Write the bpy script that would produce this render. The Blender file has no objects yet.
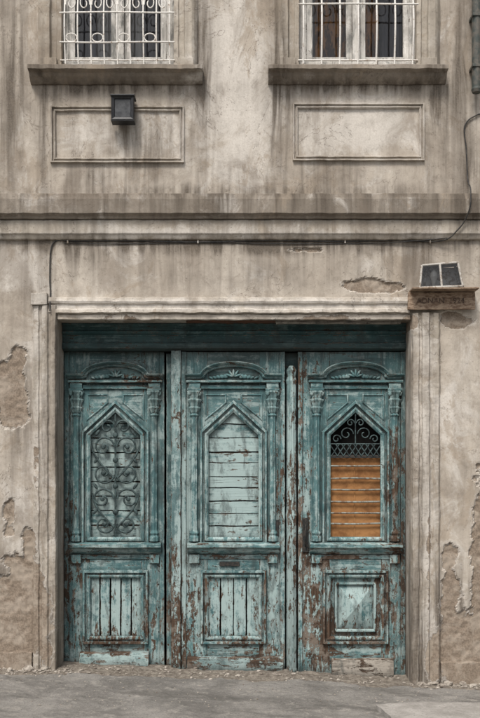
import bpy, bmesh, math, random
import numpy as np
from mathutils import Vector, noise as mn
random.seed(7)
D=8.0; CZ=1.7; S=1/120.0
def kk(y): return (D+y)/D
def X(px,y=0.0): return (px-240)*S*kk(y)
def Z(py,y=0.0): return CZ+((680-py)*S-CZ)*kk(y)
scene=bpy.context.scene
COL=scene.collection

# ------------------------------------------------------------------ nodes
class NT:
    def __init__(s,name):
        s.m=bpy.data.materials.new(name); s.m.use_nodes=True
        s.t=s.m.node_tree; s.n=s.t.nodes; s.n.clear()
        s.out=s.n.new('ShaderNodeOutputMaterial')
        s.b=s.n.new('ShaderNodeBsdfPrincipled')
        s.t.links.new(s.b.outputs[0],s.out.inputs[0])
        tc=s.n.new('ShaderNodeTexCoord'); s.co=tc.outputs['Object']
    def L(s,v,inp):
        if isinstance(v,bpy.types.NodeSocket): s.t.links.new(v,inp)
        elif isinstance(v,(tuple,list)):
            inp.default_value=tuple(v)+((1,) if len(v)==3 and len(inp.default_value)==4 else ())
        else: inp.default_value=v
    def map(s,sc,loc=(0,0,0),rot=(0,0,0),co=None):
        m=s.n.new('ShaderNodeMapping'); s.L(co or s.co,m.inputs[0])
        m.inputs['Scale'].default_value=sc; m.inputs['Location'].default_value=loc; m.inputs['Rotation'].default_value=rot
        return m.outputs[0]
    def noise(s,scale=5,detail=6,rough=.6,dist=0,co=None,color=False):
        m=s.n.new('ShaderNodeTexNoise'); s.L(co or s.co,m.inputs['Vector'])
        m.inputs['Scale'].default_value=scale; m.inputs['Detail'].default_value=detail
        m.inputs['Roughness'].default_value=rough; m.inputs['Distortion'].default_value=dist
        return m.outputs['Color' if color else 'Fac']
    def math(s,op,a,b=0.0,clamp=False):
        m=s.n.new('ShaderNodeMath'); m.operation=op; m.use_clamp=clamp
        s.L(a,m.inputs[0]); s.L(b,m.inputs[1]); return m.outputs[0]
    def step(s,v,lo,hi,a=0.0,b=1.0):
        m=s.n.new('ShaderNodeMapRange'); m.interpolation_type='SMOOTHSTEP'
        s.L(v,m.inputs[0]); m.inputs[1].default_value=lo; m.inputs[2].default_value=hi
        m.inputs[3].default_value=a; m.inputs[4].default_value=b; return m.outputs[0]
    def mix(s,f,a,b,mode='MIX'):
        m=s.n.new('ShaderNodeMix'); m.data_type='RGBA'; m.blend_type=mode; m.clamp_factor=True
        s.L(f,m.inputs[0]); s.L(a,m.inputs[6]); s.L(b,m.inputs[7]); return m.outputs[2]
    def attr(s):
        m=s.n.new('ShaderNodeAttribute'); m.attribute_name='dmg'
        q=s.n.new('ShaderNodeSeparateColor'); s.t.links.new(m.outputs['Color'],q.inputs[0]); return q.outputs
    def bump(s,h,strength=.5,dist=.01):
        m=s.n.new('ShaderNodeBump'); s.L(h,m.inputs['Height']); m.inputs['Strength'].default_value=strength
        m.inputs['Distance'].default_value=dist; s.t.links.new(m.outputs[0],s.b.inputs['Normal'])
    def ao(s,dist=.05):
        m=s.n.new('ShaderNodeAmbientOcclusion'); m.samples=1; m.inputs['Distance'].default_value=dist; return m.outputs['AO']
    def fin(s,col,rough=.85,spec=.3,metal=0):
        s.L(col,s.b.inputs['Base Color']); s.L(rough,s.b.inputs['Roughness'])
        s.b.inputs['Specular IOR Level'].default_value=spec; s.b.inputs['Metallic'].default_value=metal
        return s.m

def plaster(name,a,b,dark=(.085,.070,.056),base_stain=.0):
    t=NT(name); A=t.attr()
    big=t.noise(1.1,6,.6,.3); mid=t.noise(5.5,7,.7,.4); fine=t.noise(70,3,.7)
    c=t.mix(t.step(big,.35,.65),a,b)
    c=t.mix(t.step(mid,.42,.66,0,.45),c,tuple(v*.66 for v in a))
    pale=t.step(t.math('ADD',t.noise(2.6,8,.72,.8),t.math('MULTIPLY',A[2],.3)),.54,.70,0,.75)
    c=t.mix(pale,c,(.64,.605,.555))
    und=t.step(t.noise(2.0,8,.75,1.0,co=t.map((1,1,.7),(7,3,2))),.55,.61,0,.6)
    c=t.mix(und,c,(.335,.275,.21))
    st=t.noise(1,6,.62,.5,co=t.map((9,6,.75)))
    st2=t.noise(1,4,.6,.25,co=t.map((30,10,1.1),(3,1,9)))
    s0=t.math('MULTIPLY',t.step(st,.36,.66),t.step(st2,.25,.7,.55,1.1))
    g=t.math('ADD',A[1],.06+base_stain)
    sm=t.math('MULTIPLY',g,t.math('ADD',s0,.2),True)
    c=t.mix(t.math('MULTIPLY',sm,.95),c,dark)
    dp=t.step(t.noise(1.9,6,.7,.6,co=t.map((1.6,1,.8),(4,8,1))),.49,.65,0,.48)
    c=t.mix(dp,c,(.18,.148,.118))
    gr=t.step(t.noise(15,6,.8,.5),.5,.70,0,.55)
    c=t.mix(t.math('MULTIPLY',gr,t.math('ADD',g,.4)),c,(.14,.115,.09))
    pit=t.step(t.noise(42,4,.75),.62,.69)
    c=t.mix(t.math('MULTIPLY',pit,.5),c,(.12,.10,.08))
    cn=t.noise(1.5,7,.6,.6,co=t.map((1,1,1),(13,2,5)))
    cr=t.step(t.math('ABSOLUTE',t.math('SUBTRACT',cn,.5)),.001,.0038,1,0)
    cm=t.step(t.noise(1.3,2,.5,co=t.map((1,1,1),(5,4,6))),.47,.56)
    cr=t.math('MULTIPLY',cr,cm)
    c=t.mix(t.math('MULTIPLY',cr,.6),c,(.10,.08,.065))
    e=t.math('ADD',A[0],t.math('MULTIPLY',t.math('SUBTRACT',t.noise(26,6,.75),.5),.5))
    sp=t.step(e,.46,.52)
    edge=t.math('MULTIPLY',t.step(e,.40,.46),t.step(e,.47,.52,1,0))
    rc=t.mix(t.step(fine,.4,.62),(.25,.20,.155),(.14,.105,.075))
    rc=t.mix(t.step(mid,.45,.58,0,.7),rc,(.35,.30,.245))
    c=t.mix(sp,c,rc)
    c=t.mix(t.math('MULTIPLY',edge,.5),c,(.58,.54,.49))
    c=t.mix(t.step(fine,.3,.75,0,.3),c,tuple(v*.7 for v in a))
    h=t.math('ADD',t.math('MULTIPLY',mid,.5),t.math('MULTIPLY',fine,.16))
    h=t.math('SUBTRACT',h,t.math('MULTIPLY',pit,.2))
    h=t.math('SUBTRACT',h,t.math('MULTIPLY',sp,.8))
    t.bump(h,.65,.012)
    return t.fin(c,.93,.2)

def paintwood(name,vertical=True,c1=(.055,.125,.133),c2=(.125,.232,.238),palec=(.34,.43,.42),chip=0.0,wood=(.10,.064,.043),pale=0.0,worn=False):
    t=NT(name); A=t.attr()
    sc=(75,30,3.2) if vertical else (3.2,30,75)
    grain=t.noise(1,5,.65,.2,co=t.map(sc))
    g2=t.noise(1,6,.72,.3,co=t.map((24,14,1.8) if vertical else (1.8,14,24),(3,2,1)))
    big=t.noise(3.0,5,.7,.4)
    c=t.mix(t.step(big,.36,.64),c1,c2)
    c=t.mix(t.step(grain,.45,.75,0,.6),c,tuple(v*.4 for v in c1))
    blot=t.noise(9,7,.78,.3)
    p=t.math('ADD',t.math('MULTIPLY',g2,.55),t.math('MULTIPLY',blot,.55))
    pm=t.step(t.math('ADD',p,t.math('ADD',t.math('MULTIPLY',A[2],.16),pale)),.55,.645,0,.85)
    c=t.mix(pm,c,palec)
    sm=t.step(t.noise(1,6,.7,.4,co=t.map((9,9,3.2),(2,7,4))),.50,.66,0,.62)
    c=t.mix(sm,c,(.035,.045,.044))
    n1=t.noise(1,7,.75,.5,co=t.map((26,16,7) if vertical else (7,16,26),(5,5,5)))
    n2=t.noise(42,4,.75,.2)
    sx=t.n.new('ShaderNodeSeparateXYZ'); t.t.links.new(t.co,sx.inputs[0])
    low=t.step(sx.outputs['Z'],0.1,1.5,.034,0)
    e=t.math('ADD',t.math('ADD',t.math('MULTIPLY',n1,.75),t.math('MULTIPLY',n2,.25)),low)
    e=t.math('ADD',e,t.math('MULTIPLY',A[0],.165))
    e=t.math('ADD',e,t.math('MULTIPLY',t.math('SUBTRACT',big,.5),.26))
    e=t.math('ADD',e,chip+.007)
    ch=t.step(e,.595,.625)
    rim=t.math('MULTIPLY',t.step(e,.56,.595),t.math('SUBTRACT',1.0,ch))
    wc=t.mix(t.step(grain,.35,.65),wood,tuple(v*.35 for v in wood))
    wc=t.mix(t.step(blot,.48,.58,0,.7),wc,(.205,.175,.145))
    c=t.mix(t.math('MULTIPLY',rim,.5),c,palec)
    c=t.mix(ch,c,wc)
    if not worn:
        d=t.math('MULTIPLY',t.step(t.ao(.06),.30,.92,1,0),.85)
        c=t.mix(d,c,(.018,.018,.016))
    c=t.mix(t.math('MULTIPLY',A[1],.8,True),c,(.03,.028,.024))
    crk=t.step(t.noise(1,4,.6,.1,co=t.map((120,40,2.2) if vertical else (2.2,40,120),(9,9,9))),.66,.69)
    c=t.mix(t.math('MULTIPLY',crk,.8),c,(.02,.018,.015))
    h=t.math('SUBTRACT',t.math('MULTIPLY',grain,.6),t.math('MULTIPLY',ch,.5))
    t.bump(h,.8,.006)
    return t.fin(c,t.step(ch,0,1,.72,.92),.22)

def simple(name,c1,c2,scale=20,rough=.6,spec=.3,metal=0,bump=.3,thr=(.4,.62),map_=None):
    t=NT(name); co=t.map(map_) if map_ else None
    n=t.noise(scale,6,.7,.3,co=co)
    t.bump(n,bump,.004)
    return t.fin(t.mix(t.step(n,*thr),c1,c2),rough,spec,metal)

M={}
M['wall']=plaster('old_plaster',(.42,.37,.31),(.535,.485,.42))
M['trim']=plaster('trim_plaster',(.40,.355,.295),(.51,.465,.40),base_stain=.13)
M['cornice']=plaster('cornice_plaster',(.25,.217,.178),(.35,.31,.262),base_stain=.28)
M['lintel']=plaster('lintel_plaster',(.45,.40,.34),(.55,.505,.44),base_stain=.06)
def pw(key,name,*a,**k):
    M[key]=paintwood(name,*a,**k)
    k2=dict(k); k2['chip']=k.get('chip',0)+.075; k2['pale']=k.get('pale',0)+.05; k2['worn']=True
    M[key+'_e']=paintwood(name+'_worn_edge',*a,**k2)
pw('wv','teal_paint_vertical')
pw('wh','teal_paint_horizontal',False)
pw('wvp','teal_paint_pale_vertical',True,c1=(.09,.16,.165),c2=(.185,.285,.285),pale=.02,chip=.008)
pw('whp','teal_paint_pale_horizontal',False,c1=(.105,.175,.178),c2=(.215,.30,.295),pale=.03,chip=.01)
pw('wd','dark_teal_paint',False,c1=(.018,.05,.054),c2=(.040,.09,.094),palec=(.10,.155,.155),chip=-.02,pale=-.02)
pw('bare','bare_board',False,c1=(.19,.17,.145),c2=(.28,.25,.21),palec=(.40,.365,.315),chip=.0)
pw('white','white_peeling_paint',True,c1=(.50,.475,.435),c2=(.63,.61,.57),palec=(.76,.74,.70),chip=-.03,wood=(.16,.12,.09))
M['iron_w']=simple('white_painted_iron',(.68,.66,.62),(.32,.235,.17),35,.6,thr=(.54,.68))
M['iron']=simple('dark_iron',(.015,.018,.018),(.05,.042,.035),40,.65,.4,.3)
M['iron_t']=simple('teal_iron',(.018,.03,.031),(.065,.10,.10),30,.65,.4,.1)
M['bar']=simple('pale_bars',(.24,.27,.25),(.12,.07,.04),30,.6)
M['orange']=simple('orange_board',(.335,.165,.062),(.16,.068,.022),1,.8,map_=(7,5,9),bump=.3,thr=(.35,.68))
M['void']=simple('dark_interior',(.006,.006,.006),(.012,.011,.01),4,1,.1)
M['cable']=simple('black_cable',(.02,.02,.02),(.06,.055,.05),30,.6)
M['blk']=simple('black_lamp_housing',(.010,.011,.013),(.022,.022,.024),30,.45,.4)
M['lens']=simple('lamp_glass',(.015,.017,.02),(.05,.053,.058),14,.45,.4)
M['lampw']=simple('weathered_white_metal',(.43,.41,.375),(.17,.13,.095),26,.65,thr=(.47,.62))
M['bulb']=simple('frosted_bulb',(.55,.54,.50),(.45,.44,.40),8,.3,.5)
M['plaque']=simple('rusty_plaque',(.31,.235,.17),(.14,.09,.06),22,.8,bump=.6,map_=(1,1,2.5))
M['plet']=simple('plaque_letters',(.05,.034,.026),(.15,.10,.075),40,.8)
M['cur1']=simple('grey_curtain',(.09,.088,.105),(.18,.17,.185),3,.9,map_=(9,2,.7))
M['tree_refl']=simple('painted_tree_reflection',(.55,.27,.10),(.12,.075,.05),3,.9,map_=(6,2,1.6),thr=(.42,.56))  # tree reflection in the panes, put into the colour of a sheet behind them
M['cur3']=simple('pale_curtain',(.60,.58,.55),(.42,.40,.38),3,.9,map_=(9,2,.6))
M['stone']=simple('rubble_stone',(.38,.345,.30),(.18,.155,.13),9,.95,.2,bump=.8)
M['roof']=simple('roof_tiles',(.22,.10,.06),(.14,.07,.05),8,.9)
M['pipe']=simple('drainpipe_metal',(.05,.06,.055),(.11,.10,.085),16,.6)
M['red']=simple('rusty_beam',(.10,.045,.025),(.05,.03,.02),12,.85,map_=(1,1,8))
t=NT('window_glass'); t.n.remove(t.b)
tr=t.n.new('ShaderNodeBsdfTransparent'); tr.inputs[0].default_value=(.72,.73,.74,1)
gl=t.n.new('ShaderNodeBsdfGlossy'); gl.inputs['Roughness'].default_value=.04
bmp=t.n.new('ShaderNodeBump'); bmp.inputs['Strength'].default_value=.15; bmp.inputs['Distance'].default_value=.02
t.t.links.new(t.noise(3,2,.5),bmp.inputs['Height']); t.t.links.new(bmp.outputs[0],gl.inputs['Normal'])
mx=t.n.new('ShaderNodeMixShader'); fr=t.n.new('ShaderNodeFresnel'); fr.inputs[0].default_value=1.55
t.t.links.new(fr.outputs[0],mx.inputs[0]); t.t.links.new(tr.outputs[0],mx.inputs[1]); t.t.links.new(gl.outputs[0],mx.inputs[2])
t.t.links.new(mx.outputs[0],t.out.inputs[0]); M['glass']=t.m

# ------------------------------------------------------------------ damage fields (photo px units on facade)
SP=[(12,395,16,34,1.1),(18,365,9,20,.8),(20,610,26,52,1.15),(8,640,25,34,1.1),(45,650,10,16,.8),(367,286,30,7,1.0),(300,250,60,4,.4),
    (458,320,20,8,.8),(450,600,9,60,.95),(466,648,28,38,1.1),(432,655,8,24,.9),(428,560,4,60,.6),
    (410,322,8,8,.8),(36,470,4,60,.5),(28,560,8,44,.8),(8,520,8,50,.5),(447,45,5,18,.45),
    (480,560,10,100,.75),(325,318,60,4,.7),(120,318,50,4,.5),(90,219,30,3,.5)]
ST=[(45,120,14,70,.95),(150,150,24,42,.8),(203,70,9,120,1.15),(277,90,11,110,1.15),(436,140,12,60,1.0),(462,60,20,100,.95),(12,70,16,130,.95),
    (240,192,260,9,.85),(20,400,18,80,.75),(10,620,40,70,1.2),(455,640,35,50,1.0),(46,500,9,170,.65),(425,500,9,170,.55),
    (365,86,90,6,.8),(117,88,90,6,.8),(240,206,260,9,.6),(240,246,260,8,.9),(235,275,220,16,.35),(470,190,16,60,.95),(240,670,300,22,.9),(123,140,14,34,.85),
    (90,250,30,20,.8),(420,262,30,25,.8),(330,175,40,20,.7),(90,180,50,16,.7),(300,228,80,8,.6),(56,450,3,200,.8),(412,450,3,200,.7),(30,300,20,40,.5),(15,500,14,60,.5),(470,450,12,70,.45),(230,180,30,16,.5)]
PA=[(235,90,35,80,1.2),(117,135,60,22,.6),(358,132,60,22,.9),(20,270,24,30,.8),(155,120,14,12,1.0),(240,232,240,6,.8),(460,665,30,30,.9),
    (20,520,18,50,.6),(428,640,9,30,1.1),(230,305,180,6,.9),(425,430,12,120,.9),(38,420,10,120,.6),(455,400,14,80,.5)]
WC=[(335,562,26,7,1.2),(313,600,8,34,1.1),(300,540,6,90,.9),(326,640,8,40,1.0),(400,560,8,80,.7),(288,520,5,60,.5),(175,600,6,80,.9),(176,440,4,60,.7),
    (145,380,20,6,.7),(250,650,40,10,.7),(395,475,8,40,.9),(360,648,40,8,.8),(228,560,18,6,.9),(270,600,6,50,.9),(190,640,8,30,.8),(115,645,30,8,.8),
    (300,380,8,30,.7),(66,560,6,60,.7),(385,600,8,30,.6),(305,430,6,40,.7),(280,480,4,60,.6),(90,560,20,5,.6),(150,600,8,50,.5),(205,600,4,50,.5)]
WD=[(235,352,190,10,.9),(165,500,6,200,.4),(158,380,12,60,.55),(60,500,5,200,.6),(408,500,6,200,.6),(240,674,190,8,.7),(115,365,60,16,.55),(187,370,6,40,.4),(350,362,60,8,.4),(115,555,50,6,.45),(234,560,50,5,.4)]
WP=[(234,480,26,50,1.1),(116,480,26,50,.9),(292,560,8,120,1.1),(234,610,28,30,.9),(116,610,26,30,.6),(358,610,28,30,.8),(183,600,6,80,.9),(115,660,36,9,.9),(362,668,32,8,1),(183,440,5,60,.5),(355,590,40,60,.4),(234,600,50,60,.3)]
def field(px,py,L):
    f=np.zeros_like(px)
    for cx,cy,rx,ry,s in L:
        f=np.maximum(f,s*np.exp(-(((px-cx)/rx)**2+((py-cy)/ry)**2)*.7))
    return f
def setattr_(me,r,g,b):
    n=len(me.vertices); a=np.ones((n,4)); a[:,0]=r; a[:,1]=g; a[:,2]=b
    at=me.color_attributes.new('dmg','FLOAT_COLOR','POINT'); at.data.foreach_set('color',a.ravel())
def paint(me,wood=False,frac=True):
    n=len(me.vertices); co=np.zeros(n*3); me.vertices.foreach_get('co',co); co=co.reshape(-1,3)
    px=240+co[:,0]*120/((D+co[:,1])/D); py=680-(CZ+(co[:,2]-CZ)/((D+co[:,1])/D))*120
    if wood: r,g,b=field(px,py,WC),field(px,py,WD),field(px,py,WP)
    else:
        r,g,b=field(px,py,SP),field(px,py,ST),field(px,py,PA)
        g=g+.6*np.where((py>240)&(py<300),np.exp(-(py-240)/18.),0)
        g=g+.5*np.where((py>85)&(py<196)&((abs(px-117)<88)|(abs(px-360)<88)),np.exp(-(py-85)/22.),0)
        g=g+.6*np.where((py>540),np.clip((py-540)/130.,0,1),0)
        if frac:
            nz=np.array([mn.fractal(Vector((c[0]*6,c[1]*6,c[2]*6)),.8,2.1,5) for c in co])
            r=r+nz*.28*np.clip(r*3,0.0,1)
    setattr_(me,r,g,b)
    return r
def empty(name,parent=None):
    o=bpy.data.objects.new(name,None); COL.objects.link(o); o.parent=parent; return o
def obj(name,me,mat,parent=None,wood=None,bevel=0,smooth=False):
    o=bpy.data.objects.new(name,me); COL.objects.link(o); o.parent=parent
    if mat: me.materials.append(M[mat])
    if wood is not None: paint(me,wood)
    if smooth:
        for p in me.polygons: p.use_smooth=True
    if bevel:
        b=o.modifiers.new('b','BEVEL'); b.width=bevel; b.segments=2; b.limit_method='ANGLE'; b.angle_limit=math.radians(35)
        if mat+'_e' in M: me.materials.append(M[mat+'_e']); b.material=1
    return o
def jitter(bm,amp,f=9.0):
    if amp:
        for v in bm.verts:
            v.co+=mn.noise_vector(v.co*f)*amp+mn.noise_vector(v.co*f*3.3)*amp*.5
WOODM={'wv','wh','wvp','whp','wd','bare','white'}
PLM={'wall','trim','cornice','lintel'}
def wflag(mat): return True if mat in WOODM else (False if mat in PLM else None)
def extr(name,prof,axis,a0,a1,mat,parent,step=.05,jit=.0012,bevel=.0025):
    n=max(1,int(abs(a1-a0)/step)); bm=bmesh.new(); rings=[]
    for i in range(n+1):
        a=a0+(a1-a0)*i/n; r=[]
        for p in prof:
            co=(a,p[0],p[1]) if axis=='x' else ((p[0],p[1],a) if axis=='z' else (p[0],a,p[1]))
            r.append(bm.verts.new(co))
        rings.append(r)
    m=len(prof)
    for i in range(n):
        for j in range(m):
            bm.faces.new((rings[i][j],rings[i][(j+1)%m],rings[i+1][(j+1)%m],rings[i+1][j]))
    c1=bm.faces.new(rings[0]); c2=bm.faces.new(rings[-1])
    if m>4: bmesh.ops.triangulate(bm,faces=[c1,c2])
    bmesh.ops.recalc_face_normals(bm,faces=bm.faces)
    jitter(bm,jit)
    me=bpy.data.meshes.new(name); bm.to_mesh(me); bm.free()
    return obj(name,me,mat,parent,wflag(mat),bevel)
def box(name,x0,x1,z0,z1,y0,y1,mat,parent,**kw):
    if x0>x1:x0,x1=x1,x0
    if z0>z1:z0,z1=z1,z0
    if abs(x1-x0)>abs(z1-z0): return extr(name,[(y0,z0),(y1,z0),(y1,z1),(y0,z1)],'x',x0,x1,mat,parent,**kw)
    return extr(name,[(x0,y0),(x1,y0),(x1,y1),(x0,y1)],'z',z0,z1,mat,parent,**kw)
def sweep(name,path,prof,mat,parent,closed=True,y0=0.0,jit=.0008,bevel=.0,step=.06):
    P=[Vector(p) for p in path]; n=len(P); nodes=[]
    for i in range(n):
        if closed: a,b,c=P[i-1],P[i],P[(i+1)%n]
        else: a,b,c=P[max(i-1,0)],P[i],P[min(i+1,n-1)]
        d1=(b-a).normalized() if (b-a).length>1e-9 else (c-b).normalized()
        d2=(c-b).normalized() if (c-b).length>1e-9 else d1
        n1=Vector((-d1.y,d1.x)); n2=Vector((-d2.y,d2.x)); nn=n1+n2; nn.normalize()
        nodes.append((b,nn/max(.3,nn.dot(n1))))
    dn=[]; cnt=n if closed else n-1
    for i in range(cnt):
        a,b=nodes[i],nodes[(i+1)%n]; k=max(1,int((b[0]-a[0]).length/step))
        for j in range(k):
            f=j/k; dn.append((a[0].lerp(b[0],f),a[1].lerp(b[1],f)))
    if not closed: dn.append(nodes[-1])
    bm=bmesh.new(); R=[]
    for p,nn in dn:
        R.append([bm.verts.new((p.x+nn.x*o,y0+y,p.y+nn.y*o)) for o,y in prof])
    m=len(prof); N=len(R)
    for i in range(N if closed else N-1):
        for j in range(m):
            a,b=R[i],R[(i+1)%N]; bm.faces.new((a[j],a[(j+1)%m],b[(j+1)%m],b[j]))
    if not closed: 
        f1=bm.faces.new(R[0]); f2=bm.faces.new(R[-1]); bmesh.ops.triangulate(bm,faces=[f1,f2])
    bmesh.ops.recalc_face_normals(bm,faces=bm.faces); jitter(bm,jit)
    me=bpy.data.meshes.new(name); bm.to_mesh(me); bm.free()
    return obj(name,me,mat,parent,wflag(mat),bevel)
def tube(name,splines,r,mat,parent,closed=False):
    cu=bpy.data.curves.new(name,'CURVE'); cu.dimensions='3D'; cu.bevel_depth=r; cu.bevel_resolution=2; cu.use_fill_caps=True
    for pts in splines:
        s=cu.splines.new('POLY'); s.points.add(len(pts)-1)
        for i,p in enumerate(pts): s.points[i].co=(p[0],p[1],p[2],1)
    o=bpy.data.objects.new(name,cu); COL.objects.link(o); o.parent=parent; cu.materials.append(M[mat]); return o
def lathe(name,cx,cy,pr,mat,parent,lobes=0,amp=0.0,seg=24,flat=1.0):
    bm=bmesh.new(); R=[]
    for z,r in pr:
        R.append([bm.verts.new((cx+r*(1+amp*math.cos(lobes*a))*math.cos(a),cy+flat*r*(1+amp*math.cos(lobes*a))*math.sin(a),z)) for a in [2*math.pi*i/seg for i in range(seg)]])
    for i in range(len(R)-1):
        for j in range(seg): bm.faces.new((R[i][j],R[i][(j+1)%seg],R[i+1][(j+1)%seg],R[i+1][j]))
    bm.faces.new(R[0]); bm.faces.new(R[-1]); bmesh.ops.recalc_face_normals(bm,faces=bm.faces)
    me=bpy.data.meshes.new(name); bm.to_mesh(me); bm.free()
    return obj(name,me,mat,parent,wflag(mat))
def blob(bm,c,rx,ry,rz,rot=0):
    r=bmesh.ops.create_uvsphere(bm,u_segments=12,v_segments=8,radius=1)
    for v in r['verts']:
        x,y,z=v.co.x*rx,v.co.y*ry,v.co.z*rz
        v.co=Vector((c[0]+x*math.cos(rot)-z*math.sin(rot),c[1]+y,c[2]+x*math.sin(rot)+z*math.cos(rot)))

# ================================================================== BUILDING
B=empty('plaster_townhouse')
XL,XR=-5.2,5.2; ZB,ZT=-.5,8.2
wins=[(-184,-69),(62,174),(299,416),(541,657)]
WT,WB=-132,69
ops=[(X(a),X(b),Z(WB),Z(WT)) for a,b in wins]+[(X(57),X(411),-1.0,Z(319))]
def cuts(lo,hi,brk,flo,fhi,fs,cs):
    pts=sorted(set([lo,hi,flo,fhi]+[b for b in brk if lo<b<hi])); out=[]
    for a,b in zip(pts[:-1],pts[1:]):
        s=fs if (a>=flo-1e-6 and b<=fhi+1e-6) else cs
        k=max(1,round((b-a)/s)); out+= [a+(b-a)*i/k for i in range(k)]
    return out+[hi]
xs=cuts(XL,XR,[o[0] for o in ops]+[o[1] for o in ops],-2.15,2.15,.0125,.1)
zs=cuts(ZB,ZT,[Z(WB),Z(WT),Z(319)],-.2,5.85,.0125,.1)
nx,nz=len(xs),len(zs)
V=[];idx={}
F=[]
def inop(x,z): return any(o[0]<x<o[1] and o[2]<z<o[3] for o in ops)
def vid(i,j):
    k=(i,j)
    if k not in idx: idx[k]=len(V); V.append((xs[i],0.0,zs[j]))
    return idx[k]
for i in range(nx-1):
    for j in range(nz-1):
        if not inop((xs[i]+xs[i+1])/2,(zs[j]+zs[j+1])/2):
            F.append((vid(i,j),vid(i+1,j),vid(i+1,j+1),vid(i,j+1)))
me=bpy.data.meshes.new('front_wall'); me.from_pydata(V,[],F)
r=paint(me,False)
rr=np.clip((r-.42)/.10,0,1); rr=rr*rr*(3-2*rr)
for v,s in zip(me.vertices,rr):
    c=v.co; v.co.y=mn.fractal(Vector((c.x*1.6,3,c.z*1.6)),.9,2,4)*.006+mn.noise(Vector((c.x*14,1,c.z*14)))*.0012+s*(.018+.007*mn.noise(Vector((c.x*22,2,c.z*22))))
bm=bmesh.new(); bm.from_mesh(me)
ed=[]
for e in bm.edges:
    if len(e.link_faces)==1:
        a,b=e.verts; mx_,mz_=(a.co.x+b.co.x)/2,(a.co.z+b.co.z)/2
        if XL+.01<mx_<XR-.01 and ZB+.01<mz_<ZT-.01 or (abs(mx_-X(57))<.01 or abs(mx_-X(411))<.01): ed.append(e)
g=bmesh.ops.extrude_edge_only(bm,edges=ed)
for v in g['geom']:
    if isinstance(v,bmesh.types.BMVert): v.co.y=.5
bmesh.ops.recalc_face_normals(bm,faces=bm.faces)
bm.to_mesh(me); bm.free()
obj('front_wall',me,'wall',B,None,smooth=False)
for nm,a in [('side_wall',(XL-.05,XL,ZB,ZT,0.01,8)),('side_wall',(XR,XR+.05,ZB,ZT,0.01,8)),('back_wall',(XL,XR,ZB,ZT,8.0,8.1))]:
    box(nm,*a,'wall',B,step=.5,jit=0,bevel=0)
box('attic_floor',XL,XR,ZT-.1,ZT-.02,.02,7.98,'wall',B,step=.5,jit=0,bevel=0)
box('interior_floor',XL+.01,XR-.01,3.35,3.5,.52,7.98,'wall',B,step=.5,jit=0,bevel=0)
extr('eaves_cornice',[(0.0,ZT-.25),(-.12,ZT-.2),(-.15,ZT-.08),(-.35,ZT-.02),(-.38,ZT+.08),(0.0,ZT+.08)],'x',XL-.1,XR+.1,'cornice',B)
extr('roof',[(-.45,ZT+.09),(4,ZT+1.9),(8.4,ZT+.09)],'x',XL-.2,XR+.2,'roof',B,step=.5,jit=0,bevel=0)

def hm(name,px0,px1,prof,mat,step=.02,jit=.0042,bevel=.004):
    P=[(0.02,Z(prof[0][0]))]+[(-d,Z(py)) for py,d in prof]+[(0.02,Z(prof[-1][0]))]
    return extr(name,P,'x',X(px0),X(px1),mat,B,step=step,jit=jit,bevel=bevel)
hm('string_course',-380,862,[(195,.015),(197,.105),(203,.12),(217,.118),(219,.085),(221,.075)],'cornice')
hm('string_course_band',-380,862,[(221.3,.05),(223,.062),(235,.058),(236.5,.045),(240,.03),(241,.005)],'trim')
hm('lintel_moulding',49,409,[(297.5,.012),(298.5,.034),(302,.042),(304,.036),(305,.022),(309,.02),(310,.036),(313,.038),(314,.006)],'lintel',jit=.006)
hm('lintel_band',58,410,[(314.5,.005),(315,.012),(319.5,.011),(320,.002)],'lintel',jit=.006)
def vm(name,prof,py0,py1,mat='trim',jit=.006,taper=0):
    P=[(X(prof[0][0]),.02)]+[(X(px),-d) for px,d in prof]+[(X(prof[-1][0]),.02)]
    return extr(name,P,'z',Z(py1),Z(py0),mat,B,step=.02,jit=jit,bevel=.003)
vm('door_architrave',[(33,.012),(35,.03),(39,.034),(40,.02),(42,.018),(43,.044),(48,.05),(49.5,.03),(51,.028),(52,.04),(56,.038),(57,.012)],306,690)
box('architrave_cap',X(32),X(48),Z(294),Z(305.7),-.055,.02,'trim',B,step=.03,jit=.003,bevel=.004)
vm('door_architrave',[(411.5,.012),(412.5,.034),(418,.038),(419,.02),(421,.018),(422,.042),(428,.048),(429.5,.026),(432,.024),(433.5,.036),(438,.034),(440,.008)],313,692)
box('plinth',X(-380),X(31.5),Z(652),Z(720),-.02,.1,'wall',B,step=.025,jit=.016,bevel=.006)
box('plinth',X(441),X(862),Z(662),Z(720),-.025,.1,'wall',B,step=.025,jit=.016,bevel=.006)

def rectp(x0,x1,y0,y1): return [(X(x0),Z(y1)),(X(x0),Z(y0)),(X(x1),Z(y0)),(X(x1),Z(y1))]
PR=[(0,.01),(0,-.010),(.006,-.022),(.014,-.022),(.018,-.008),(.026,-.006),(.032,-.027),(.042,-.027),(.045,.01)]
for a,b,c,d in [(56,179,112,158),(298,419,109,156),(-188,-65,112,158),(538,660,110,157)]:
    sweep('wall_panel_frame',rectp(a,b,c,d),PR,'lintel',B,y0=0,jit=.0026,step=.03)

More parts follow.
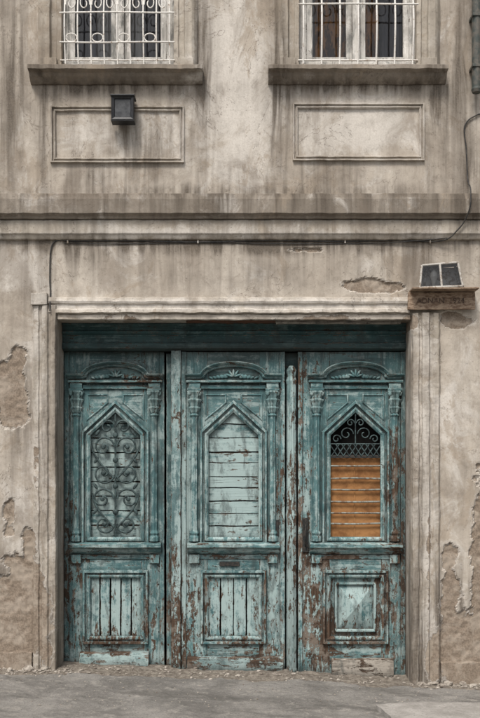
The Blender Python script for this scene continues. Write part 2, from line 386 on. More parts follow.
def window(x0,x1,kind):
    W=empty('window',B); xm=(x0+x1)/2+(3 if kind==0 else -2)
    path=[(X(x0),Z(70)),(X(x0),Z(WT)),(X(x1),Z(WT)),(X(x1),Z(70))]
    sweep('architrave',path,[(0.0,.01),(0.0,-.03),(.035,-.034),(.045,-.018),(.085,-.02),(.095,-.055),(.15,-.058),(.17,-.045),(.2,-.01),(.2,.01)],'trim',W,closed=False,jit=.0035,step=.03,bevel=.003)
    for sx in (-1,1):
        ex=x0-12 if sx<0 else x1+12
        box('architrave_foot',X(ex-8),X(ex+8),Z(61),Z(70),-.07,0.01,'trim',W,step=.03,jit=.003,bevel=.004)
    pz=[(70,.11),(72,.15),(76,.15),(77.5,.10),(80,.085),(83,.05),(85,.02)]
    P=[(.02,Z(70))]+[(-d,Z(p)) for p,d in pz]+[(.02,Z(85))]
    extr('sill',P,'x',X(x0-31),X(x1+29),'cornice',W,step=.02,jit=.0055,bevel=.004)
    yf=.08
    def wb(n,a,b,c,d,yy0,yy1,mat='white'): return box(n,X(a,yf),X(b,yf),Z(c,yf),Z(d,yf),yy0,yy1,mat,W,jit=.0014,bevel=.003)
    wb('bottom_board',x0-1,x1+1,64.5,72,.02,.14)
    for a,b in [(x0-3,x0+7),(x1-7,x1+3)]: wb('jamb',a,b,WT-5,64.4,.05,.15)
    wb('head',x0-3,x1+3,WT-6,WT+4,.045,.145)
    wb('transom',x0+7.1,x1-7.1,-80,-72,.045,.145)
    wb('mullion',xm-3.5,xm+3.5,WT+4,64.3,.03,.13)
    for a,b in [(x0+7.2,xm-3.6),(xm+3.6,x1-7.2)]:
        wb('casement_stile',a,a+6,-71,64.2,.06,.12); wb('casement_stile',b-6,b,-71,64.2,.06,.12)
        wb('casement_rail',a+6.1,b-6.1,58,64,.062,.118); wb('casement_rail',a+6.1,b-6.1,-71,-64,.062,.118)
        wb('glazing_bar',a+6.1,b-6.1,-9,-6,.07,.11)
    me=bpy.data.meshes.new('glass'); y=.095
    me.from_pydata([(X(x0),y,Z(70)),(X(x1),y,Z(70)),(X(x1),y,Z(WT)),(X(x0),y,Z(WT))],[],[(0,1,2,3)]); obj('glass',me,'glass',W)
    def curtain_reflection_sheet(a,b,mat,y,am=.02,f=60):
        n=60; vs=[];fs=[]
        for i in range(n+1):
            xx=X(a)+(X(b)-X(a))*i/n; yy=y+am*math.sin(xx*f)+.01*math.sin(xx*f*2.3+1)
            vs+=[(xx,yy,Z(80)),(xx,yy,Z(WT))]
        for i in range(n): fs.append((2*i,2*i+2,2*i+3,2*i+1))
        me=bpy.data.meshes.new('curtain_reflection_sheet'); me.from_pydata(vs,[],fs); obj('curtain_reflection_sheet',me,mat,W,smooth=True)
    if kind==0:
        curtain_reflection_sheet(x0+2,xm-26,'cur1',.20); curtain_reflection_sheet(xm-28,xm-6,'cur3',.17,.012); curtain_reflection_sheet(xm-6,xm+20,'cur3',.17,.012);curtain_reflection_sheet(xm+18,x1-2,'cur1',.20)
    else:
        curtain_reflection_sheet(x0,x0+20,'cur3',.17,.012); curtain_reflection_sheet(x0+17,xm-2,'tree_refl',.155,.008,25); curtain_reflection_sheet(xm-8,xm+26,'tree_refl',.15,.010,30); curtain_reflection_sheet(xm+28,x1,'cur1',.18)  # orange-brown sheets imitate a reflected tree by colour; grey and pale ones are curtains
    G=empty('window_grille',W); sp=[]; yg=-.035
    def bow(py):
        return yg-.045*math.sin(math.pi*min(1,(62-py)/70.)) if -8<py<62 else yg
    n=9 if kind==0 else 7
    for i in range(n):
        px=x0+4+(x1-x0-8)*i/(n-1)
        sp.append([(X(px)+.002*mn.noise(Vector((i*3.1,py*.02,kind))),bow(py),Z(py)) for py in np.linspace(66,WT+3,70)])
    sp.append([(X(px),bow(62),Z(62)) for px in (x0-1,x1+1)])
    if kind==0:
        for h_ in (46,17): sp.append([(X(px),bow(h_)-.006,Z(h_+.35*math.sin(px*.06+h_))) for px in np.linspace(x0-1,x1+1,14)])
    else: sp.append([(X(px),bow(8)-.006,Z(8+.2*math.sin(px*.05))) for px in np.linspace(x0-1,x1+1,14)])
    for yy in (-60,-110): sp.append([(X(x0-1),yg,Z(yy)),(X(x1+1),yg,Z(yy))])
    tube('bars',sp,.0066 if kind==0 else .0078,'iron_w',G)
    sc=[]
    for i in range(n-1):
        a=x0+4+(x1-x0-8)*i/(n-1); b=x0+4+(x1-x0-8)*(i+1)/(n-1); c=(a+b)/2
        for cy,h,ry in (((7,1,8),) if kind==0 else ((-3,1,9),))+((-85,-1,10),):
            rx=(b-a)*.42; q=(1 if i%2 else -1)
            sc.append([(X(c+q*rx*(1-.09*t_)*math.cos(t_)),bow(cy)-.004,Z(cy-ry*(1-.09*t_)*math.sin(t_)*h)) for t_ in np.linspace(-.2,7.2,34)])
        if kind==0 and i%2==0:
            sc.append([(X(c+(b-a)*.42*math.cos(t_)),bow(50)-.004,Z(41+4.2*math.sin(t_))) for t_ in np.linspace(0,2*math.pi,20)])
    tube('scrolls',sc,.005,'iron_w',G)
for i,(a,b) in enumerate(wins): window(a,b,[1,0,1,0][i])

# ================================================================== DOORS
def leaf(cx,hl,hr,ptop,pbot,yd,kind,dx=0):
    E=empty('wooden_door_leaf',B)
    x=lambda u:X(cx+u,yd); z=lambda py:Z(py,yd)
    def b(n,u0,u1,p0,p1,f,bk,mat='wv',jit=.0018,bevel=.0025): return box(n,x(u0),x(u1),z(p0),z(p1),yd-f,yd-bk,mat,E,jit=jit,bevel=bevel)
    O=26; sh=435; ap=411; ob=538; l0,l1=577,637
    b('stile',-hl,-O,ptop,pbot,0,-.045); b('stile',O,hr,ptop,pbot,0,-.045)
    b('lock_rail',-O+.05,O-.05,ob,l0,-.001,-.045,'wh'); b('bottom_rail',-O+.05,O-.05,l1,pbot,-.001,-.045,'wh')
    extr('top_rail',[(x(-O+.05),z(ptop)),(x(O-.05),z(ptop)),(x(O-.05),z(sh)),(x(0),z(ap)),(x(-O+.05),z(sh))],'y',yd+.001,yd+.045,'wh',E,jit=0)
    b('edge_strip',-hl,-hl+4.5,ptop,pbot,.014,.0005); b('edge_strip',hr-4.5,hr,ptop,pbot,.014,.0005)
    s=S*kk(yd)
    pth=[(x(-O),z(ob)),(x(-O),z(sh)),(x(0),z(ap)),(x(O),z(sh)),(x(O),z(ob))]
    sweep('pointed_frame',pth,[(-1*s,.03),(-1*s,-.012),(1*s,-.026),(2.6*s,-.026),(3.2*s,-.008),(4.6*s,-.008),(5.4*s,-.036),(7.2*s,-.036),(8*s,-.014),(8*s,.004)],'wv',E,y0=yd,closed=True,bevel=.0012)
    for sg in (-1,1):
        u=sg*39
        b('column_backing',u-5.5,u+5.5,390,542,.010,.0004)
        r=3.3*s
        lathe('colonnette',x(u),yd-.014,[(z(541),r*1.5),(z(537),r*1.5),(z(535),r*1.1),(z(533),r*1.35),(z(530),r),(z(470),r*1.02),(z(420),r*.9),(z(417),r*.95),(z(415.5),r*1.3),(z(413.5),r*.9)],'wv',E,lobes=8,amp=.09,seg=48)
        lathe('capital',x(u),yd-.016,[(z(413),r*.95),(z(410),r*1.3),(z(408),r*1.65),(z(406.5),r*1.2),(z(403),r*1.45),(z(400),r*1.95),(z(398.5),r*1.35),(z(395),r*1.6),(z(392.5),r*2.1),(z(391),r*2.0)],'wvp',E,lobes=7,amp=.18,seg=56,flat=.8)
        b('abacus',u-7,u+7,388.5,391,.045,0,'wh'); b('impost',u-6,u+6,383,388.4,.036,0,'wh')
        bm=bmesh.new()
        for q in (-1,1): blob(bm,(x(u+q*5),yd-.036,z(394)),2.2*s,.012,2.4*s)
        me=bpy.data.meshes.new('volutes'); bm.to_mesh(me); bm.free(); obj('volutes',me,'wvp',E,True,smooth=True)
    b('entablature',-32.5,32.5,385.5,389,.018,.0006,'wh'); b('entablature_fillet',-47,47,380.5,382.9,.046,0,'wh')
    path=[(x(-48),z(379.5)),(x(-33),z(379.5))]
    for i in range(15):
        a=math.pi*(1-i/14.); path.append((x(29*math.cos(a)),z(377.5-10.5*math.sin(a))))
    path+=[(x(33),z(379.5)),(x(48),z(379.5))]
    sweep('arched_pediment',path,[(0,.0),(0,-.022),(1.2*s,-.03),(2.2*s,-.03),(2.6*s,-.044),(4.2*s,-.06),(5.2*s,-.06),(5.2*s,.0)],'wh',E,closed=False,y0=yd,step=.03,bevel=.0015)
    bm=bmesh.new()
    for a in (-70,-35,0,35,70):
        ra=math.radians(a); blob(bm,(x(4.5*math.sin(ra)),yd-.014,z(377-4.0*math.cos(ra))),1.3*s,.012,4*s,-ra)
    for q in (-1,1):
        for k_ in range(5): blob(bm,(x(q*(8+k_*3.6)),yd-.010,z(376.5+.4*k_)),2.6*s,.010,(2.4-.3*k_)*s,q*.5)
    me=bpy.data.meshes.new('carved_relief'); bm.to_mesh(me); bm.free(); obj('carved_relief',me,'wv',E,True,smooth=True)
    for q in (-1,1):
        tri=[(x(q*29),z(394)),(x(q*29),z(421)),(x(q*7),z(403)),(x(q*7),z(394))]
        if q<0: tri=tri[::-1]
        tri=tri[::-1]
        sweep('spandrel_moulding',tri,[(0,.002),(0,-.005),(.8*s,-.009),(1.6*s,-.005),(1.6*s,.002)],'wv',E,y0=yd,step=.05)
    zz=lambda p:z(p)
    P=[(yd,zz(541.5)),(yd-.045,zz(542.5)),(yd-.085,zz(544)),(yd-.085,zz(547)),(yd-.05,zz(548.5)),(yd-.042,zz(551)),(yd-.02,zz(553.5)),(yd,zz(554))]
    extr('door_sill',P,'x',x(-46),x(46),'wh',E,step=.03,jit=.0026)
    b('apron',-40,40,554.5,559,.010,.0006,'wh')
    for sg in (-1,1): b('bracket',sg*39-5,sg*39+5,554.2,563,.03,.0,'wv')
    wl=26; pl=[(x(-wl),z(l1)),(x(-wl),z(l0)),(x(wl),z(l0)),(x(wl),z(l1))]
    sweep('panel_frame',pl,[(-1*s,.03),(-1*s,-.006),(.6*s,-.018),(2.2*s,-.018),(2.8*s,-.006),(3.8*s,-.006),(4.6*s,-.03),(6.4*s,-.03),(7*s,-.012),(7*s,.004)],'wv',E,y0=yd,bevel=.0012)
    if kind in (0,1):
        n=5 if kind==0 else 4; w=2*wl/n
        for i in range(n):
            f=random.uniform(-.018,-.006)
            b('panel_slat',-wl+i*w+.5,-wl+(i+1)*w-.5+random.uniform(-.4,.2),l0-2,l1+2,f,-.03,'wv' if (i+kind)%2 else 'wvp',jit=.0028)
    else:
        b('panel_back',-wl-1,wl+1,l0-1,l1+1,-.016,-.04,'wv')
        q=18; ip=[(x(-q),z(629)),(x(-q),z(585)),(x(q),z(585)),(x(q),z(629))]
        sweep('inner_frame',ip,[(0,.018),(0,-.004),(1*s,-.012),(2.4*s,-.012),(3.2*s,.018)],'wv',E,y0=yd)
        bm=bmesh.new(); vs=[bm.verts.new((p[0],yd+.018,p[1])) for p in [(x(-q),z(629)),(x(q),z(629)),(x(q),z(585)),(x(-q),z(585))]]
        apx=bm.verts.new((x(0),yd-.055,z(607)))
        for i in range(4): bm.faces.new((vs[i],vs[(i+1)%4],apx))
        me=bpy.data.meshes.new('diamond_panel'); bm.to_mesh(me); bm.free(); obj('diamond_panel',me,'wv',E,True)
    if kind==0:
        ys=np.linspace(409,540,10)
        for i in range(9): b('backing_board',-O-2,O+2,ys[i]+.5,ys[i+1]-.6,-.034+random.uniform(-.003,.003),-.044,'wh' if i%3==1 else 'whp',jit=.002)
        sp=[]; yy=yd-.006
        def arc(cu,cp,r0,a0,a1,r1=None,n=26,q=1):
            r1=r0 if r1 is None else r1
            return [(x(q*(cu+(r0+(r1-r0)*t_)*math.cos(a0+(a1-a0)*t_))),yy,z(cp-(r0+(r1-r0)*t_)*math.sin(a0+(a1-a0)*t_))) for t_ in np.linspace(0,1,n)]
        sp.append([(x(0),yy,z(p)) for p in (538,414)])
        for q in (-1,1):
            sp.append(arc(8,427,7.5,math.pi,-1.5*math.pi,1.5,q=q))
            sp.append(arc(12,447,11,math.pi*1.0,-1.6*math.pi,2,q=q))
            sp.append(arc(12,473,11.5,-math.pi*.95,1.6*math.pi,2,q=q))
            sp.append(arc(13,499,11.5,math.pi,-1.5*math.pi,2.5,q=q))
            sp.append(arc(11,524,10,-math.pi,1.6*math.pi,2,q=q))
            sp.append([(x(q*(2+23*math.sin(t_*math.pi/2))),yy,z(478-38*t_)) for t_ in np.linspace(0,1,14)])
            sp.append([(x(q*(2+21*math.sin(t_*math.pi/2))),yy,z(527-34*t_)) for t_ in np.linspace(0,1,14)])
        tube('scroll_grille',sp,.0088,'iron_t',E)
        bm=bmesh.new()
        for p in (435,460,486,512): blob(bm,(x(0),yy-.006,z(p)),2.8*s,.014,2.8*s)
        for q in (-1,1):
            for (u_,p_) in ((12,447),(12,473),(13,499),(11,524)): blob(bm,(x(q*u_),yy-.005,z(p_)),2.4*s,.012,2.4*s)
            for (u_,p_,ro) in ((19,460,.6),(20,486,-.6),(20,511,.6),(18,433,.6)): blob(bm,(x(q*u_),yy,z(p_)),1.6*s,.008,4*s,q*ro)
        me=bpy.data.meshes.new('grille_leaves'); bm.to_mesh(me); bm.free(); obj('grille_leaves',me,'iron_t',E,smooth=True)
    if kind==1:
        ys=[408,424,438,452,463,477,488,501,514,526,541]
        for i in range(len(ys)-1):
            o=b('infill_board',-O-2,O+2,ys[i]+.4+random.uniform(-.4,.4),ys[i+1]-.5,-.016+random.uniform(-.010,.003),-.04,random.choice(['whp','whp','wh']),jit=.0036)
    if kind==2:
        b('dark_backing',-O-3,O+3,405,459,-.09,-.10,'void',jit=0)
        b('orange_board',-O-1,O+1,457,541,-.032,-.04,'orange',jit=.002)
        b('board_batten',-1.2,.2,457,541,-.027,-.0319,'orange',jit=.001)
        yy=yd-.0
        b('grille_rail',-O,O,455,458,-.0,-.012,'iron')
        sp=[]
        for p in (466,478,490,502,513,524): sp.append([(x(-O-1),yy+.004,z(p+random.uniform(-.8,.8))),(x(0),yy+.003,z(p)),(x(O+1),yy+.004,z(p+random.uniform(-.8,.8)))])
        tube('grille_bars',sp,.0075,'bar',E)
        sp=[]
        def arc(cu,cp,r0,a0,a1,r1,q=1):
            return [(x(q*(cu+(r0+(r1-r0)*t_)*math.cos(a0+(a1-a0)*t_))),yy,z(cp-(r0+(r1-r0)*t_)*math.sin(a0+(a1-a0)*t_))) for t_ in np.linspace(0,1,24)]
        for q in (-1,1):
            sp+= [arc(9,434,7,math.pi,-1.4*math.pi,1.5,q),arc(19,439,4.5,math.pi,-1.2*math.pi,1.2,q),arc(5,423,4,math.pi,-1.4*math.pi,1,q)]
        for c in range(-4,5):
            for dd in (-1,1):
                u0_=c*6; u1_=c*6+dd*8
                if abs(u0_)<=O and abs(u1_)<=O: sp.append([(x(u0_),yy+.003*dd,z(456)),(x(u1_),yy+.003*dd,z(444))])
        sp.append([(x(0),yy,z(414)),(x(0),yy,z(444))]); sp.append([(x(-O),yy,z(444)),(x(O),yy,z(444))])
        tube('iron_scroll_grille',sp,.0052,'iron_t',E)
        b('lock_plate',-hl+4.6,-hl+10.5,518,552,.016,.0006,'iron',jit=.0005)
        tube('door_handle',[[(x(-hl+7.5),yd-.014,z(524)),(x(-hl+7.5),yd-.05,z(526)),(x(-hl+7.5),yd-.055,z(535)),(x(-hl+7.5),yd-.05,z(544)),(x(-hl+7.5),yd-.014,z(546))]],.006,'iron',E)
    if kind==1:
        b('letter_slot',-14,6,561.5,566,.016,.0103,'iron',jit=.0004); 
        b('lock_plate',hr-10,hr-6,520,536,.012,.0006,'iron',jit=.0004)
    u0,u1,p0,p1,m_={0:(-35,34,651,668,'whp'),1:(-46,50,656,673,'whp'),2:(-24,38,658,678,'bare')}[kind]
    f_={0:.075,1:.045,2:.04}[kind]
    P=[(yd,z(p0)),(yd-f_*.6,z(p0+.9)),(yd-f_,z(p1-2)),(yd-f_+.002,z(p1)),(yd,z(p1))]
    extr('weather_board',P,'x',x(u0),x(u1),m_,E,step=.04,jit=.0055,bevel=.004)
    bm=bmesh.new()
    for sg in (-1,1):
        for p in range(400,660,26): blob(bm,(x(sg*(hl-8)),yd-.001,z(p+random.uniform(-6,6))),.6*s,.003,.6*s)
    me=bpy.data.meshes.new('nail_heads'); bm.to_mesh(me); bm.free(); obj('nail_heads',me,'iron',E)
    return E
YD=.26
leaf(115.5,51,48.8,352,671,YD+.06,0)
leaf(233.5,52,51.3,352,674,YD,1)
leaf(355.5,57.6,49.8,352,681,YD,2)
FR=empty('door_frame',B)
def fb(n,a,b_,c,d,y0,y1,mat='wv',**k): return box(n,X(a,YD),X(b_,YD),Z(c,YD),Z(d,YD),y0,y1,mat,FR,**k)
fb('post',171.5,180.8,351,676,YD-.035,YD+.12,'wvp',jit=.002)
fb('post_inner',166,171.3,353,676,YD+.04,YD+.12,'wv')
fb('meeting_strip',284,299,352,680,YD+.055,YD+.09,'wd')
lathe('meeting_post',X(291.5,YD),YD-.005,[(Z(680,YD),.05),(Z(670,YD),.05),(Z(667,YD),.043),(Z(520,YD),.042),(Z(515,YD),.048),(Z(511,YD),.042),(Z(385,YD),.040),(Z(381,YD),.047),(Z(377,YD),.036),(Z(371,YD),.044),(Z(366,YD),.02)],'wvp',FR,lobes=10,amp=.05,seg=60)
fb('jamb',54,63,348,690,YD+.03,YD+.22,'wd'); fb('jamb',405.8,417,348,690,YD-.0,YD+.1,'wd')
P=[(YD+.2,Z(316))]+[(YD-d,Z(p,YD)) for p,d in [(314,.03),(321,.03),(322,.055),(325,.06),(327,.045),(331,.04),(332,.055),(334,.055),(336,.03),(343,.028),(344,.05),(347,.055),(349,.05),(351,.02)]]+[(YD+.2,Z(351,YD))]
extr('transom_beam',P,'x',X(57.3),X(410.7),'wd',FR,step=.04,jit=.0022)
box('packing_board',X(186),X(276),Z(317),Z(321.5),.03,.10,'red',FR,jit=.004)
box('packing_board',X(276.5),X(402),Z(317),Z(322.5),.05,.10,'bare',FR,jit=.004)
box('threshold',X(57.4),X(410.6),Z(678.5,YD),Z(700),YD-.10,YD+.35,'bare',FR,jit=.005,step=.03)
box('dark_hall_wall',X(30),X(440),-.4,3.2,1.4,1.45,'void',B,jit=0,bevel=0,step=1)

# ================================================================== separate fittings
Lp=empty('wall_lamp'); 
def lb(n,a,b_,c,d,y0,y1,mat,par,**k): return box(n,X(a),X(b_),Z(c),Z(d),y0,y1,mat,par,jit=.0004,bevel=.003)
lb('back_plate',119,131,106,122,-.025,.0,'blk',Lp)
bm=bmesh.new()
r1=[bm.verts.new((X(a),-.03,Z(c))) for a,c in [(117,106),(132,106),(132,121),(117,121)]]
r2=[bm.verts.new((X(a),-.12,Z(c)-.0)) for a,c in [(113.5,102.5),(135.5,102.5),(135.5,125),(113.5,125)]]
bm.faces.new(r1); bm.faces.new(r2)
for i in range(4): bm.faces.new((r1[i],r1[(i+1)%4],r2[(i+1)%4],r2[i]))
bmesh.ops.recalc_face_normals(bm,faces=bm.faces); me=bpy.data.meshes.new('housing'); bm.to_mesh(me); bm.free(); obj('housing',me,'blk',Lp,bevel=.004)
sweep('front_rim',[(X(116.5),Z(123)),(X(116.5),Z(105)),(X(132.5),Z(105)),(X(132.5),Z(123))],[(0,-.121),(0,-.135),(.022,-.145),(.03,-.121)],'blk',Lp)
lb('glass',116.6,132.4,105.1,122.9,-.130,-.1225,'lens',Lp)
lb('visor',112.5,136.5,101.2,102.8,-.155,-.02,'blk',Lp)
lb('bottom_cap',113,136,125.2,127,-.14,-.04,'blk',Lp)
W=empty('porch_lantern')
pb=[(424,290,-.02),(460,289,-.02),(463,289,-.17),(420,290.5,-.17)]
pt=[(427,268,-.02),(455,266,-.02),(458,265,-.14),(422,268,-.14)]
pv=lambda p:(X(p[0],p[2]),p[2],Z(p[1],p[2]*.3))
sp=[]
for i in range(4):
    sp.append([pv(pb[i]),pv(pb[(i+1)%4])]); sp.append([pv(pt[i]),pv(pt[(i+1)%4])]); sp.append([pv(pb[i]),pv(pt[i])])
mb=(442,289.5,-.17); mt=(440,266.5,-.14); sp.append([pv(mb),pv(mt)])
tube('frame_bars',sp,.0095,'lampw',W)
bm=bmesh.new(); q=[bm.verts.new(pv(p)) for p in pb+pt]
for f in [(1,2,6,5),(2,3,7,6),(3,0,4,7)]: bm.faces.new([q[i] for i in f])
bmesh.ops.recalc_face_normals(bm,faces=bm.faces); me=bpy.data.meshes.new('panes'); bm.to_mesh(me); bm.free(); obj('panes',me,'glass',W)
bm=bmesh.new(); q=[bm.verts.new(pv(p)) for p in pt]; bm.faces.new(q); me=bpy.data.meshes.new('lid'); bm.to_mesh(me); bm.free(); obj('lid',me,'lampw',W)
lathe('bulb',X(434,-.08),-.08,[(Z(289),.012),(Z(286),.016),(Z(283),.02),(Z(279),.03),(Z(275),.026),(Z(272),.01)],'bulb',W,seg=16)
box('back_plate',X(425),X(458),Z(268),Z(288),-.016,0,'lampw',W,jit=0)
Q=empty('name_plaque')
box('board',X(407),X(473.5),Z(293.5),Z(310.5),-.06,-.035,'plaque',Q,jit=.004,bevel=.003,step=.03)
box('shelf',X(409),X(474),Z(291.3),Z(292.8),-.18,0.0,'plaque',Q,jit=.0025,bevel=.002)
box('fixing_block',X(414),X(466),Z(295),Z(309),-.0348,0.01,'bare',Q,jit=.001)
tx=bpy.data.curves.new('lettering','FONT'); tx.body='ADNAN  1924'; tx.size=.064; tx.extrude=.002; tx.align_x='CENTER'
to=bpy.data.objects.new('lettering',tx); COL.objects.link(to); to.parent=Q; to.rotation_euler=(math.pi/2,0,0); to.location=(X(439),-.0675,Z(304.5)); tx.materials.append(M['plet'])
def smoothpts(P,n=8):
    out=[]
    for i in range(len(P)-1):
        p0=P[max(i-1,0)];p1=P[i];p2=P[i+1];p3=P[min(i+2,len(P)-1)]
        for j in range(n):
            t_=j/n; out.append(tuple(.5*((2*p1[k])+(-p0[k]+p2[k])*t_+(2*p0[k]-5*p1[k]+4*p2[k]-p3[k])*t_*t_+(-p0[k]+3*p1[k]-3*p2[k]+p3[k])*t_**3) for k in range(3)))
    out.append(P[-1]); return out
C=empty('electric_cable')
pts=[(500,95,.01),(484,112,.012),(476,116,.015),(468,121,.015),(464,130,.015),(466,150,.015),(467,180,.03),(467,194,.13),(466,212,.14),(462,224,.09),(455,233,.08),(446,240.5,.05),(430,242,.012),(400,240.5,.012),(340,241.8,.012),(270,240.9,.012),(200,242.4,.012),(130,241.2,.012),(75,241.4,.012),(60,240.5,.012),(53,244,.012),(50.5,255,.012),(50,280,.012),(50.5,293,.012),(51,312,.058)]
tube('cable',[smoothpts([(X(p),-d,Z(q_)) for p,q_,d in pts])],.0058,'cable',C)
pts2=[(446,239.5,.05),(380,243.3,.009),(290,244,.009),(200,243.2,.009),(110,244.2,.009),(64,243,.009)]
tube('second_cable',[smoothpts([(X(p),-d,Z(q_)) for p,q_,d in pts2])],.0035,'cable',C)
for p in (430,345,198,68): box('clip',X(p-.7),X(p+.7),Z(239.9),Z(243.6),-.02,0,'lampw',C,jit=0,bevel=.001)
DP=empty('drainpipe')
lathe('pipe',X(474),-.09,[(Z(97),.035),(Z(94),.043),(Z(92),.038),(Z(0),.038),(ZT-.3,.038)],'pipe',DP,seg=20)
for p in (20,70): box('bracket',X(469),X(479),Z(p),Z(p+3),-.135,0.0,'pipe',DP,jit=0)

# ================================================================== GROUND
def dirt(x,y):
    e=-.22+.16*mn.fractal(Vector((x*1.5,4,0)),.8,2.1,5)-(.08 if abs(x)>1.4 else 0)
    return min(1,max(0,(y-e)/.022+.5)) if abs(x)<6 else 0
def gz(x,y):
    s=max(-3,min(3,x)); base=.06-.035*s
    h=base+.018*mn.noise(Vector((x*1.3,y*1.3,0)))+.010*mn.noise(Vector((x*4.5,y*4.5,2)))-.02*max(0,min(1.5,-y))
    d=dirt(x,y); return h-d*(.024+.014*mn.noise(Vector((x*9,y*9,5))))
def axis(lo,hi,flo,fhi,fs):
    a=list(np.arange(flo,fhi+1e-6,fs)); v=flo;st=fs
    while v>lo: st*=1.35; v-=st; a.insert(0,max(v,lo))
    v=fhi;st=fs
    while v<hi: st*=1.35; v+=st; a.append(min(v,hi))
    return a
gx=axis(-400,400,-2.6,2.6,.015); gy=axis(-400,400,-1.8,.35,.015)
vs=[(a,b_,gz(a,b_)+(.006*mn.fractal(Vector((a*14,b_*14,1)),.7,2,3) if abs(a)<3 and abs(b_)<2 else 0)-(.03 if b_>.3 else 0)) for a in gx for b_ in gy]
n2=len(gy); fs=[(i*n2+j,(i+1)*n2+j,(i+1)*n2+j+1,i*n2+j+1) for i in range(len(gx)-1) for j in range(n2-1)]
me=bpy.data.meshes.new('ground'); me.from_pydata(vs,[],fs)
setattr_(me,np.array([dirt(v[0],v[1]) for v in vs]),0,0)
t=NT('dusty_asphalt'); A=t.attr(); a_=t.noise(1.8,7,.7,.5); b_=t.noise(70,4,.75); c_=t.noise(11,7,.75,.3)
c=t.mix(t.step(a_,.38,.62),(.145,.137,.126),(.235,.223,.205))
c=t.mix(t.step(c_,.5,.64,0,.7),c,(.30,.28,.25))
c=t.mix(t.step(b_,.52,.66,0,.65),c,(.08,.075,.068))
c=t.mix(t.step(b_,.30,.42,.6,0),c,(.37,.345,.31))
stn=t.step(t.noise(1,6,.65,.6,co=t.map((1.2,3.5,1),(2,6,0))),.51,.64,0,.55)
c=t.mix(stn,c,(.085,.08,.072))
c=t.mix(t.math('MULTIPLY',A[0],.9),c,t.mix(t.step(t.noise(24,5,.8),.4,.62),(.11,.09,.072),(.26,.23,.19)))
t.bump(t.math('ADD',t.math('MULTIPLY',b_,.5),c_),.9,.014)
M['ground']=t.fin(c,.92,.25); obj('ground',me,'ground',smooth=True)
t=NT('pale_concrete'); a_=t.noise(5,7,.75,.4); b_=t.noise(60,4,.7)
c=t.mix(t.step(a_,.35,.65),(.25,.235,.215),(.37,.35,.325)); c=t.mix(t.step(b_,.5,.7,0,.6),c,(.15,.14,.125)); t.bump(t.math('ADD',a_,b_),.6,.01)
M['conc']=t.fin(c,.9,.25)
bm=bmesh.new()
out=[(.98,-1.02),(1.35,-.90),(1.8,-.86),(2.4,-.80),(3.2,-.78),(3.2,-1.9),(.9,-1.9),(1.05,-1.3)]
N=[]
for i in range(len(out)):
    a,b_=Vector(out[i]),Vector(out[(i+1)%len(out)]); k=max(2,int((b_-a).length/.05))
    for j in range(k):
        p=a.lerp(b_,j/k); w=mn.noise_vector(Vector((p.x*5,p.y*5,0))); N.append((p.x+w.x*.04,p.y+w.y*.04))
def gs(p): return .06-.035*p[0]-.02*max(0,min(1.5,-p[1]))
tp=[bm.verts.new((p[0],p[1],gs(p)+.035)) for p in N]; bt=[bm.verts.new((p[0],p[1],gs(p)-.05)) for p in N]
f=bm.faces.new(tp)
for i in range(len(N)): bm.faces.new((tp[i],bt[i],bt[(i+1)%len(N)],tp[(i+1)%len(N)]))
bmesh.ops.triangulate(bm,faces=[f]); bmesh.ops.recalc_face_normals(bm,faces=bm.faces)
me=bpy.data.meshes.new('pavement_slab'); bm.to_mesh(me); bm.free(); obj('pavement_slab',me,'conc')
bm=bmesh.new()
def stone(x_,y_,r):
    q=bmesh.ops.create_icosphere(bm,subdivisions=2,radius=1); sx,sy,sz=[random.uniform(.6,1.3) for _ in range(3)]; off=Vector((random.random()*50,)*3); zz=gz(x_,y_)
    for v in q['verts']:
        d=v.co*(1+.45*mn.noise(v.co*1.4+off)); v.co=Vector((x_+d.x*r*sx,y_+d.y*r*sy,zz+r*.3+d.z*r*sz*.6))
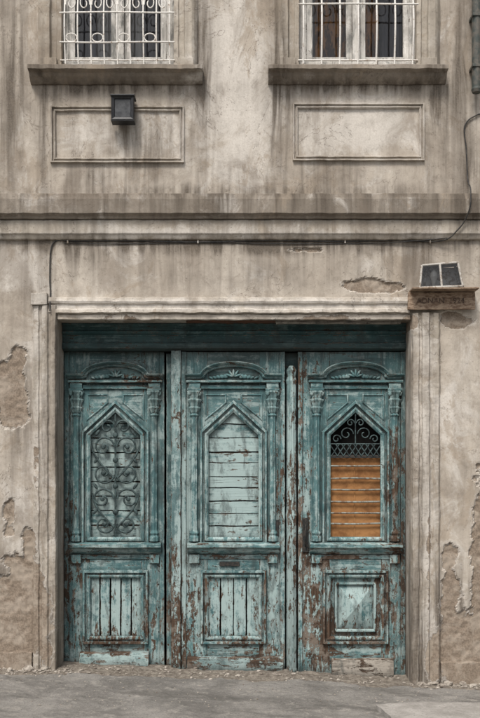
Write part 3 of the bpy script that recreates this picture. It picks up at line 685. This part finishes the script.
for i in range(750):
    side=random.random(); rr_=random.choice([.004,.005,.006,.008,.011,.015])
    if side<.3: x_=random.uniform(-2.3,-1.4); y_=-abs(random.gauss(0,.11))-.02
    elif side<.6: x_=random.uniform(1.4,2.3); y_=-abs(random.gauss(0,.13))-.03
    else: x_=random.uniform(-1.5,1.4); y_=random.gauss(-.02,.13)
    stone(x_,y_,rr_)
for x_,y_,r_ in [(1.60,-.06,.035),(1.72,-.08,.05),(1.66,-.14,.03),(1.84,-.07,.04),(1.92,-.1,.028),(-1.62,-.07,.03),(-1.75,-.06,.045),(-1.9,-.09,.03),(-1.45,.0,.02),(1.5,-.05,.028),(-.6,.05,.018),(.45,.06,.016)]: stone(x_,y_,r_)
for i in range(260): stone(random.uniform(-2.3,2.3),random.uniform(-1.2,-.05),random.choice([.003,.004,.006,.007]))
me=bpy.data.meshes.new('rubble'); bm.to_mesh(me); bm.free(); obj('rubble',me,'stone')

# ================================================================== LIGHT / CAMERA
w=bpy.data.worlds.new('World'); scene.world=w; w.use_nodes=True; nt=w.node_tree
bg=nt.nodes['Background']; sk=nt.nodes.new('ShaderNodeTexSky'); sk.sky_type='NISHITA'; sk.sun_disc=False
EL,AZ=54,-20
sk.sun_elevation=math.radians(EL); sk.sun_rotation=math.radians(180-AZ); sk.dust_density=4; sk.air_density=1.0
hs=nt.nodes.new('ShaderNodeHueSaturation'); hs.inputs['Saturation'].default_value=.3
nt.links.new(sk.outputs[0],hs.inputs['Color']); nt.links.new(hs.outputs[0],bg.inputs['Color']); bg.inputs['Strength'].default_value=.15
sl=bpy.data.lights.new('sun','SUN'); sl.energy=3.0; sl.angle=math.radians(16); sl.color=(1,.94,.87)
so=bpy.data.objects.new('sun',sl); COL.objects.link(so); so.rotation_euler=(math.radians(90-EL),0,math.radians(AZ)); so.location=(-3,-8,9)
cam=bpy.data.cameras.new('camera'); co=bpy.data.objects.new('camera',cam); COL.objects.link(co); scene.camera=co
co.location=(0,-D,CZ); co.rotation_euler=(math.pi/2,0,0)
H=718*S; cam.sensor_fit='VERTICAL'; cam.sensor_height=24; cam.lens=24*D/H; cam.shift_y=((680-359)*S-CZ)/H; cam.clip_end=2000
scene.view_settings.view_transform='Standard'; scene.view_settings.look='None'; scene.view_settings.exposure=0
